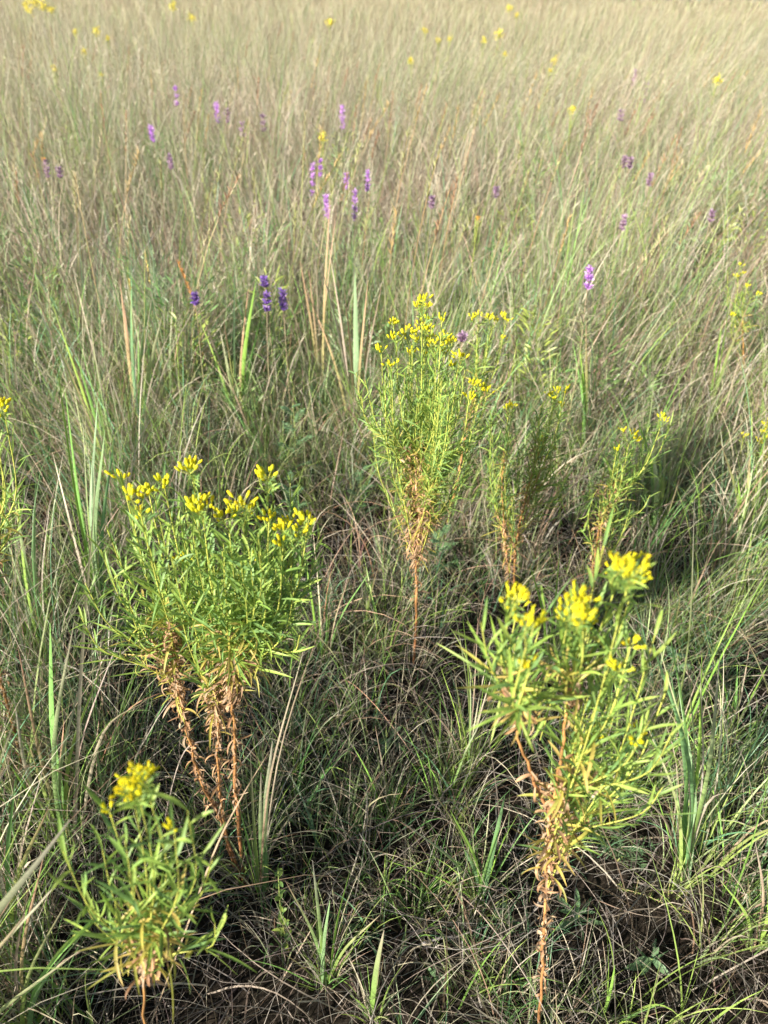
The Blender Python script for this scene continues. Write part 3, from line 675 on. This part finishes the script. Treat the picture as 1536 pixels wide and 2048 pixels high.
clump('slender green shoots standing in shade between the broad and the tallest goldenrod', (648, 1335),
      [(600, 1060, 'g', .8), (621, 1010, 't', .8), (636, 1120, 'g', 1), (560, 1130, 'g', .8), (700, 1150, 't', .6), (742, 1140, 'g', .7), (655, 1180, 'g', .9)], n_fill=10, dry_fill=6, width=.0026)
clump('bright green upright tuft rooted just in front of the tallest goldenrod', (735, 1290),
      [(745, 1160, 'g', 1), (728, 1170, 'g', 1), (757, 1130, 'g', .7), (720, 1130, 't', .6)], n_fill=8, dry_fill=4)
clump('tall blue green clump leaning over the side of the broad goldenrod', (205, 1270),
      [(105, 905, 't', 1.5), (210, 860, 'b', 2.0), (195, 800, 'b', 1.5), (228, 880, 'b', 1.5), (190, 930, 'g', 1.2), (165, 830, 'g', .8), (260, 960, 'g', .8), (130, 780, 'g', 1.1), (110, 700, 'g', .9)], n_fill=10, dry_fill=6)
clump('vivid green blades leaning toward the edge of the view, rising from straw', (240, 1010),
      [(105, 610, 'g', 1.2), (60, 560, 'g', 1), (125, 640, 'p', .9), (75, 600, 'p', 1), (150, 700, 'g', 1.4), (30, 520, 't', .8), (120, 545, 'g', .9), (178, 640, 'g', 1)], n_fill=16, dry_fill=8)
clump('stout clump with one pink flushed blade and a yellow seed stalk', (288, 925),
      [(240, 560, 'p', 1.7), (262, 555, 'b', 1.7), (295, 600, 'b', 1.5), (324, 632, 'g', 2), (248, 610, 'p', 2.4), (420, 560, 't', .8), (276, 650, 'g', 1.2)], n_fill=8, dry_fill=6, width=.0034, seed_tips=[(290, 505, 60), (258, 560, 20)])
clump('cluster of leaning dark green blades with bronze bases in mid field', (480, 890),
      [(355, 690, 'g', 1.6), (400, 640, 'g', 1.4), (425, 700, 'g', 1.8), (440, 660, 'g', 1.5), (470, 505, 'b', 1.3), (512, 560, 'g', 1.9), (497, 575, 'p', 1.3), (520, 640, 'g', 1.5), (445, 625, 'p', 1.0), (375, 560, 't', 1.0)], n_fill=14, dry_fill=10, width=.0032)
clump('pale blue green blade and rosy blades beside the crown of the tallest goldenrod', (712, 895),
      [(710, 545, 'b', 2.6), (728, 600, 'b', 1.7), (690, 585, 'p', 1.7), (736, 560, 'p', 1.6), (748, 590, 'p', 1.2), (668, 600, 'p', .9), (612, 575, 'p', 1.3), (640, 520, 't', 1.1), (655, 480, 't', 1.2), (765, 560, 't', .8)], n_fill=10, dry_fill=8, width=.0034)
clump('upright rosy and tan blades among low seed heads in mid field', (640, 820),
      [(660, 400, 'p', 1.2), (600, 520, 'p', 1.4), (575, 480, 't', 1.1), (630, 480, 't', 1.3), (672, 425, 'p', 1.0), (560, 560, 't', .9), (618, 540, 'p', 1.2)], n_fill=12, dry_fill=10, width=.0036)
clump('tall green clump at the foot of the bristly purple-tipped stalk', (1165, 950),
      [(1150, 605, 'g', .9), (1172, 640, 'g', 1.5), (1160, 700, 'g', 1.8), (1180, 580, 't', .8), (1145, 680, 'g', 1), (1205, 640, 'g', .9)], n_fill=14, dry_fill=8, width=.0032)
clump('wedge of bright green blades rising behind the short goldenrod', (1312, 1085),
      [(1285, 855, 'g', 2.2), (1300, 870, 'g', 2.0), (1330, 840, 'g', 1.2), (1273, 830, 'g', 1.2), (1345, 900, 'g', 1.6), (1320, 915, 'g', 1.8), (1395, 900, 't', .8)], n_fill=12, dry_fill=8, width=.0034)
clump('thin spiky green clump in front of dark matted straw near the view edge', (1480, 1130),
      [(1440, 880, 'g', 1.2), (1465, 860, 'g', 1.2), (1500, 900, 'g', 1.5), (1530, 880, 'g', 1.2), (1415, 930, 't', .9), (1475, 950, 'g', 1.2)], n_fill=14, dry_fill=10, width=.003)
clump('stiff straw tipped stalks standing between the tallest and the full-bloom goldenrod', (935, 1560),
      [(900, 1170, 'g', .55), (920, 1180, 'g', .55), (960, 1120, 't', .5), (986, 1260, 't', .6), (1000, 1300, 't', .6), (965, 1400, 'g', .7), (918, 1420, 'g', .7), (940, 1330, 'g', .6), (1010, 1290, 't', .5), (880, 1330, 'g', .5), (848, 1400, 't', .8)], n_fill=16, dry_fill=10, width=.0022)
clump('soft green grass fan sprawling over grey litter near the front', (960, 1790),
      [(800, 1640, 'g', 1), (770, 1720, 'g', 1), (900, 1620, 'g', .9), (1000, 1650, 'g', .9), (850, 1560, 'g', .7), (930, 1700, 'b', 1.4), (1010, 1590, 'b', 1.5), (720, 1690, 'g', .8), (1065, 1700, 't', .9)], n_fill=24, dry_fill=12, width=.0024)
clump('blurred bright green blades crossing the near corner', at(-30, 2260, .42) * [1, 1, 0],
      [(140, 1640, 'g', 2.3), (50, 1830, 'g', 1.4), (120, 1760, 'g', 1.0), (160, 1900, 'g', 1.6), (-40, 1600, 't', 1.2), (20, 1500, 't', 1), (30, 1440, 'g', 1.0)], n_fill=12, dry_fill=8, width=.0026)
clump('second blurred clump of green blades at the near edge of the picture', at(100, 2190, .48) * [1, 1, 0],
      [(210, 1810, 'g', 1.2), (180, 1850, 'b', 1.2), (240, 1900, 'g', 1.1), (140, 1790, 'g', 1.0), (90, 1700, 'p', 1), (60, 1760, 't', 1.0)], n_fill=10, dry_fill=6, width=.0026)
clump('low green tuft in deep shade at the near edge beside pale straw', at(745, 2120, .55) * [1, 1, 0],
      [(768, 1860, 'g', 1.6), (700, 1990, 'g', .9), (800, 1980, 'g', .8), (690, 1900, 't', .7), (840, 1960, 'b', .8)], n_fill=12, dry_fill=8, width=.0024)
clump('bright leaning blades at the near edge under the lone orange stem', at(1180, 2110, .55) * [1, 1, 0],
      [(1330, 2005, 'g', 1.2), (980, 2012, 'g', 1.2), (1230, 1930, 'g', .9), (1060, 1960, 't', .9)], n_fill=10, dry_fill=8, width=.0022)
clump('tangled green tuft with yellow tinted tips near the side edge', (1500, 1900),
      [(1440, 1760, 'g', 1), (1536, 1740, 'g', 1), (1510, 1680, 't', .9), (1475, 1800, 'g', 1.4), (1560, 1780, 'g', 1.2), (1420, 1830, 'g', .8)], n_fill=18, dry_fill=10, width=.0026)
clump('long loose green stems leaning beside the matted straw', (1330, 1560),
      [(1480, 1200, 'g', .8), (1536, 1140, 'g', .7), (1420, 1290, 't', .6), (1390, 980, 'g', .7), (1345, 1120, 'g', .7), (1536, 1380, 't', .6)], n_fill=8, dry_fill=6, width=.0022)
clump('green clump against the view edge, level with the broad goldenrod heads', (95, 1330), [(-5, 1010, 'g', 1), (35, 980, 'g', 1.1), (72, 940, 'b', .9), (15, 900, 'g', 1), (100, 1000, 't', .8), (-10, 1120, 't', 1), (50, 1080, 'p', .9)], n_fill=16, dry_fill=10, width=.003)
clump('green blades standing between the stout pink flushed clump and an orange seed stalk', (345, 870), [(345, 600, 'g', 1.3), (382, 590, 'g', 1), (310, 640, 'g', 1.3), (360, 650, 'p', 1), (330, 560, 't', .8)], n_fill=14, dry_fill=8, width=.003)
clump('mixed green and tan clump under the violet spikes', (572, 830), [(540, 600, 'g', 1.4), (585, 640, 'p', 1.2), (612, 655, 'g', 1.3), (555, 655, 'b', 1.3), (600, 700, 't', 1)], n_fill=16, dry_fill=10, width=.0032)
clump('dark green clump behind the thin two-stemmed goldenrod', (1040, 830), [(1052, 570, 'g', 1), (1020, 540, 'g', .9), (1085, 590, 't', .9), (1065, 640, 'g', 1.3), (1010, 620, 'p', 1)], n_fill=14, dry_fill=10, width=.003)
clump('straw green clump leaning toward the hazy lime goldenrod', (1400, 880), [(1465, 560, 'g', 1), (1500, 600, 'g', 1.2), (1445, 640, 'g', 1.3), (1530, 640, 't', 1), (1480, 520, 't', .9), (1420, 600, 'g', 1)], n_fill=18, dry_fill=10, width=.003)
clump('tall yellow green clump at the view edge above the lanky goldenrod', (58, 830), [(10, 560, 'g', 1.3), (-8, 620, 'g', 1.3), (45, 540, 'g', 1.1), (98, 600, 'b', 1.2), (25, 640, 'p', 1.2), (75, 500, 't', .9)], n_fill=18, dry_fill=10, width=.0034)
clump('slanting pale clump in the leaning straw grass behind the bristly stalk', (1250, 760), [(1305, 470, 'g', 1), (1335, 520, 'g', 1.1), (1285, 490, 't', 1), (1360, 560, 't', .9), (1270, 560, 'g', 1.3)], n_fill=16, dry_fill=10, width=.0034)
clump('shaded mixed blades at the near corner, tan ones curling', (45, 1935), [(30, 1560, 'g', 1.3), (100, 1610, 'g', 1.4), (-10, 1500, 't', 1.4), (62, 1680, 'g', 1.5), (10, 1690, 'p', 1.2), (130, 1700, 't', 1.1, (40, 1750)), (85, 1540, 't', .9)], n_fill=18, dry_fill=14, width=.0028)
clump('sparse dark green blades in the shade before the bare orange stem', (650, 1960), [(570, 1760, 'g', 1), (700, 1740, 'g', .9), (625, 1720, 'g', 1.1), (760, 1830, 'g', .8), (660, 1800, 'b', 1.2)], n_fill=14, dry_fill=8, width=.0022)
clump('arching thin green clump over grey litter in the middle of the near ground', (770, 1640), [(560, 1530, 't', .7), (640, 1560, 'g', .8), (870, 1500, 'g', .8), (830, 1460, 'g', .9), (900, 1640, 'g', .8), (700, 1480, 'g', .9), (750, 1450, 't', .7)], n_fill=20, dry_fill=12, width=.0022)
clump('leafy green clump under the thin two-stemmed goldenrod', (1100, 1330), [(1120, 1100, 'g', 1), (1060, 1130, 'g', 1), (1160, 1160, 'g', 1), (1080, 1180, 't', .9), (1030, 1240, 'g', .9)], n_fill=16, dry_fill=10, width=.0026)
clump('loose tuft with tan tips at the far side of the upright blue green fan', (1450, 1480), [(1420, 1300, 'g', 1), (1500, 1290, 't', .8), (1475, 1330, 'g', 1), (1536, 1330, 'g', .9), (1400, 1390, 't', .9)], n_fill=18, dry_fill=10, width=.0024)

# --- broad-leaved herbs
def sprout(label, base, h, nl, ll, w, pal, ang=(.5, 1.1), whorls=0, ferny=False, lean=(0, 0), name='leafy_plant', cat='plant'):
    b = base if len(base) == 3 else gpt(*base)
    root = thing(name, b, label, cat)
    top = b + [lean[0], lean[1], h]; P = spline([b, (b + top) / 2 + [U(-.01, .01), U(-.01, .01), 0], top], 10)
    m = MB(); tube(m, P, np.linspace(.0018, .001, 10), [.25, .24, .08], [.25, .33, .09], 5)
    ml = MB()
    if not ferny: linear_leaves(ml, P, h / nl, ll, ll * .6, w, pal, pal * 1.1, ang, (-.1, .7), 5, .12, 1.0)
    else:
        for i in range(nl):
            s = .1 + .9 * (i + .5) / nl; B = P[0] * (1 - s) + P[-1] * s; a = i * 2.4 + U(0, .6); L = ll * (1.1 - .65 * s)
            q = paths(B[None], L, a, .75, 1.4, 7)[0]
            tube(m, q, .0006, pal[0], None, 3)
            dirn = q[-1] - q[0]; dirn /= np.linalg.norm(dirn); sd = np.cross(dirn, [0, 0, 1.0])
            BB, EE = [], []
            for j in range(1, 8):
                for sgn_ in (-1, 1):
                    l = L * .36 * math.sin(math.pi * (j / 8) ** .8) + .004
                    BB.append(q[j - 1] * .5 + q[j] * .5 if j < 7 else q[6]); EE.append((sd * sgn_ * .85 + dirn * .6) * l)
            BB.append(q[-1]); EE.append(dirn * L * .18)
            BB = np.array(BB); EE = np.array(EE); PP = np.stack([BB, BB + EE * .4, BB + EE * .75 - [0, 0, .001], BB + EE - [0, 0, .003]], 1)
            c = pick(pal, len(BB), .08); S = np.cross(EE / np.linalg.norm(EE, axis=1, keepdims=True), [0, 0, 1.0])[:, None] * np.ones((1, 4, 1))
            ribbons(ml, PP, np.full((len(BB), 4), w) * [.6, 1, .8, .1], S, grad(c, c * 1.1, 4), .2)
    m.build('stem', M_stem, root, b); ml.build('leaves', M_leaf, root, b)
RG = np.array([[.15, .26, .12], [.19, .30, .14], [.13, .22, .10]])
sprout('ferny grey green weed standing behind the broad goldenrod, pale tip up', (598, 985), .36, 11, .10, .0035, RG * 1.15, ferny=True)
sprout('bushy ferny weed low beside the broad goldenrod', (588, 1080), .24, 12, .085, .003, RG, ferny=True)
sprout('small ferny weed between two goldenrods with a pale crown', (722, 1040), .22, 9, .08, .003, RG, ferny=True)
sprout('ferny green weed touching the straight orange stem of the tallest goldenrod', (872, 1160), .20, 10, .085, .0035, RG * 1.1, ferny=True)
sprout('toothed weed under the lime blade clump', (112, 1490), .10, 8, .06, .0032, RG, ferny=True)
sprout('star of narrow dark leaves between the straw arcs beside the lime clump', (272, 1480), .13, 16, .06, .0026, RG)
sprout('upright narrow leaved sprout behind the fan of blue green blades', (1372, 1500), .16, 14, .05, .0026, LG * .85)
sprout('dark narrow leaved sprout beside the fan of blue green blades', (1410, 1600), .13, 15, .05, .0026, RG)
sprout('small green sprout near the view edge over dark litter', (1478, 1540), .10, 14, .04, .0022, RG)
sprout('pale toothed weed behind the full-bloom goldenrod', (1318, 1420), .24, 8, .07, .003, RG, ferny=True)
sprout('clover-like herb with small oval leaves in the dark near ground', at(598, 2050, .66) * [1, 1, 0], .30, 22, .022, .0042, LG * .8, ang=(.7, 1.3))
sprout('low broad leaved seedling in grey litter below the orange stem', (1150, 1830), .05, 9, .07, .005, RG * 1.1, ang=(1, 1.5))
sprout('feathery dark leaves in the shade behind the orange stem', (1235, 1720), .05, 7, .09, .0016, RG * .8, ferny=True)
sprout('thin branched weed with yellow speck beside pale straw', (1345, 1345), .10, 9, .035, .0022, LG)
sprout('narrow leaved sprout at the foot of the broad goldenrod', (405, 1640), .11, 14, .045, .002, LG * .85)
sprout('leafy green shoot among blades on the shady side of the broad goldenrod', (255, 1290), .10, 10, .06, .003, RG, ferny=True)
for i, (x, y, hh_, l) in enumerate([(430, 560, .34, 'green bristly spike taller than its neighbour'), (352, 545, .34, 'paler green bristly spike'), (118, 480, .3, 'faint green bristly spike near the view edge'), (1076, 900, .3, 'slim reddish tipped bristly spike behind the thin goldenrod')]):
    b_ = gpt(x, y + 130 if y < 800 else y + 60); sprout(l, b_, .55 if y < 800 else .5, 60, .022, .0016, np.array([[.30, .38, .12], [.36, .42, .16]]), ang=(.4, .9), name='bristly_plant')
for x_, y_, l_ in ((690, 1850, 'dark broad leaved seedling beside sparse blades in near shade'), (1000, 1835, 'green seedling under the sprawling soft grass fan'), (1290, 1950, 'dim seedling beneath looping brown straw'), (870, 1960, 'small broad leaved seedling at the near edge of the shade'), (600, 1460, 'ferny dark seedling behind the narrow clump'), (780, 1500, 'tiny leafy seedling among thin arching stems')):
    sprout(l_, (x_, y_), U(.03, .07), 9, U(.045, .065), U(.003, .006), RG * U(.8, 1.1), ang=(.9, 1.5))
def creeper():
    b = gpt(1235, 1775); root = thing('needle_leaved_plant', b, 'low creeping plant with tiny needle leaves lying over straw', 'plant')
    m, ml = MB(), MB()
    for pl in ([(1235, 1775), (1290, 1790), (1340, 1812), (1385, 1825)], [(1270, 1790), (1277, 1760)], [(1300, 1795), (1305, 1775)], [(1335, 1808), (1340, 1765)], [(1365, 1818), (1375, 1780)], [(1250, 1780), (1238, 1768)], [(1320, 1803), (1330, 1780)], [(1350, 1815), (1362, 1845)]):
        P = spline([at_h(x, y, .05 + .02 * (i > 0)) for i, (x, y) in enumerate(pl)], 10); tube(m, P, .0008, [.3, .22, .12], None, 4)
        linear_leaves(ml, P, .0016, .009, .006, .0007, LG, LG, (.5, 1), (0, .3), 3)
    tube(m, [b, at_h(1235, 1775, .05)], .001, [.3, .22, .12], None, 4)
    m.build('stem', M_stem, root, b); ml.build('leaves', M_leaf, root, b)
creeper()
def seed_stalk(label, pts, H0, hb, c=(.62, .33, .12)):
    b = gpt(*pts[0]) if H0 is None else at_h(pts[0][0], pts[0][1], H0) * [1, 1, 0]
    P = spline([b] + [at(x, y, b[1]) for x, y in pts[1:]], 16)
    root = thing('dry_seed_stalk', b, label, 'seed stalk'); m = MB(); tube(m, P, .0013, [.4, .25, .12], c, 5); m.build('stem', M_stem, root, b)
    m = MB(); q = 110; s = U(1 - hb, 1, q) * 15; i = np.clip(s.astype(int), 0, 14); fr = (s - i)[:, None]; B = P[i] * (1 - fr) + P[i + 1] * fr
    Q = paths(B, U(.006, .014, q), U(0, 6.28, q), U(.2, 1, q), U(.3, 1.2, q), 2); cc = pick(np.array([c]), q)
    ribbons(m, Q, np.full((q, 3), .0016), sides(Q, U(0, 3, q)), grad(cc, cc, 3)); m.build('seed_head', M_dry, root, b)
seed_stalk('bent orange seed stalk curving over mid field grass', [(412, 830), (405, 700), (385, 600), (355, 522)], None, .3)
seed_stalk('tall thin rusty seed stalk rising in the far grass', [(332, 330), (328, 240), (324, 120)], None, .8, (.42, .30, .14))

# --- lone arching straw blades
def straw(label, pts, w=.002, c=None, Y=None, twist=.6):
    b = gpt(*pts[0]) if Y is None else at(pts[0][0], pts[0][1], Y)
    b[2] = float(ground(b[0], b[1])) - .01
    Y0 = b[1]; Pw = [b] + [at(x, y, Y0 + .02 * i) for i, (x, y) in enumerate(pts) if i > 0]
    P = spline(Pw, 22)[None]; m = MB()
    c = pick(TAN * 1.1, 1) if c is None else np.array([c])
    ribbons(m, P, w * prof(22, 'blade')[None] * np.array([1.0]), sides(P, U(.2, .9), twist), grad(c, c * U(.8, 1.1), 22), fold=.3)
    o = m.build('straw_blade', M_dry, None, b)
    tag(o, label, 'dry grass blade', 'lone dry grass blades')
straw('grey brown stem rising steeply from deep shade past the broad goldenrod', [(560, 1960), (610, 1880), (640, 1830)], .0016)
straw('long tan stalk crossing from the near shade up to the mid grass', [(305, 2040), (375, 1850), (430, 1700), (480, 1600), (540, 1500)], .0022, (.40, .30, .20))
straw('pale arc of straw bowing over the lime blade clump', [(160, 1480), (205, 1320), (270, 1318), (315, 1385)], .0022, (.50, .42, .34))
straw('reddish straw arc under the broad goldenrod leaves', [(175, 1590), (240, 1440), (310, 1390), (345, 1392)], .0018, (.42, .22, .14))
straw('grey straw arc in the shade of the broad goldenrod', [(310, 1740), (360, 1520), (420, 1480), (455, 1470)], .0016, (.34, .28, .24))
straw('long diagonal straw stalk lying across the lone orange stem', [(1290, 1830), (1210, 1780), (1120, 1730), (1030, 1650), (965, 1600)], .0020, (.52, .36, .22))
straw('pale ribbon of straw lying beside green blades near the front', [(815, 1888), (880, 1876), (945, 1875), (975, 1870)], .0032, (.40, .37, .36))
straw('wide tan blade beside the thin goldenrod stems', [(1062, 1225), (1075, 1130), (1082, 1060), (1095, 985)], .0032, (.60, .42, .30))
straw('grey twisted blade curling beside a wide tan one', [(1050, 1150), (1062, 1110), (1048, 1070), (1030, 1060)], .0035, (.42, .38, .36))
straw('broad pale arching blade next to the tallest goldenrod', [(800, 990), (790, 860), (775, 800), (760, 770)], .0040, (.55, .38, .28))
straw('light grey curved blade at the side edge of the view', [(1420, 1470), (1450, 1440), (1490, 1415), (1545, 1412)], .0030, (.42, .38, .34))
straw('thick brown straw sweeping down at the near side edge', [(1400, 1650), (1460, 1680), (1500, 1690), (1560, 1720)], .0022, (.46, .36, .24))
straw('looping brown straw at the near side edge', [(1345, 2040), (1440, 2000), (1470, 1930), (1455, 1880), (1360, 1860)], .0020, (.42, .30, .20))
straw('tall pale stalk leaning across mid field grass', [(480, 720), (535, 520), (590, 400), (650, 280)], .0015, (.55, .48, .30))
straw('leaning grey stalk over dark litter near the side edge', [(1370, 1130), (1440, 1080), (1500, 1020), (1545, 960)], .0026, (.36, .28, .22))
straw('thin red brown stalk between the broad and tallest goldenrod', [(640, 1290), (655, 1180), (668, 1120)], .0014, (.5, .26, .14))
straw('pale folded blade arching above grass near the purple flowers', [(1060, 600), (1110, 470), (1160, 455), (1185, 470)], .0030, (.55, .47, .36))
straw('tall grey stalk rising beside the stout pink flushed clump', [(165, 960), (215, 860), (330, 820)], .0015, (.4, .32, .25))

# ================================================================ LIGHT, WORLD, CAMERA
SUN_EL, SUN_AZ = R(25), R(230)          # azimuth measured from +Y clockwise: low behind the camera, off to its left
sd = Vector((math.sin(SUN_AZ) * math.cos(SUN_EL), math.cos(SUN_AZ) * math.cos(SUN_EL), math.sin(SUN_EL)))
L = bpy.data.lights.new('sun', 'SUN'); L.energy = 5.0; L.angle = R(.6); L.color = (1.0, .93, .83)
lo = bpy.data.objects.new('sun', L); C.objects.link(lo); lo.rotation_euler = (-sd).to_track_quat('-Z', 'Y').to_euler()
w = bpy.data.worlds.new('World'); bpy.context.scene.world = w; w.use_nodes = True
nt = w.node_tree; bg = nt.nodes['Background']; sky = nt.nodes.new('ShaderNodeTexSky'); sky.sky_type = 'NISHITA'; sky.sun_disc = False
sky.sun_elevation = SUN_EL; sky.sun_rotation = SUN_AZ; sky.air_density = 1.2; sky.dust_density = .8
nt.links.new(sky.outputs[0], bg.inputs[0]); bg.inputs[1].default_value = .053

cam = bpy.data.cameras.new('camera'); co = bpy.data.objects.new('camera', cam); C.objects.link(co)
cam.sensor_fit = 'VERTICAL'; cam.sensor_height = 36.0; cam.lens = F / 2048 * 36.0
cam.clip_start = .02; cam.clip_end = 2000
from mathutils import Matrix
co.matrix_world = Matrix(((RT[0], UP[0], -fw[0], 0), (RT[1], UP[1], -fw[1], 0), (RT[2], UP[2], -fw[2], CAMZ), (0, 0, 0, 1)))
cam.dof.use_dof = True; cam.dof.focus_distance = 1.28; cam.dof.aperture_fstop = 4.8
sc = bpy.context.scene; sc.camera = co
sc.view_settings.view_transform = 'Standard'; sc.view_settings.look = 'None'; sc.view_settings.gamma = 1; sc.view_settings.exposure = 1.46
sc.render.engine = 'CYCLES'
sc.cycles.max_bounces = 6; sc.cycles.diffuse_bounces = 3; sc.cycles.transmission_bounces = 4; sc.cycles.glossy_bounces = 2
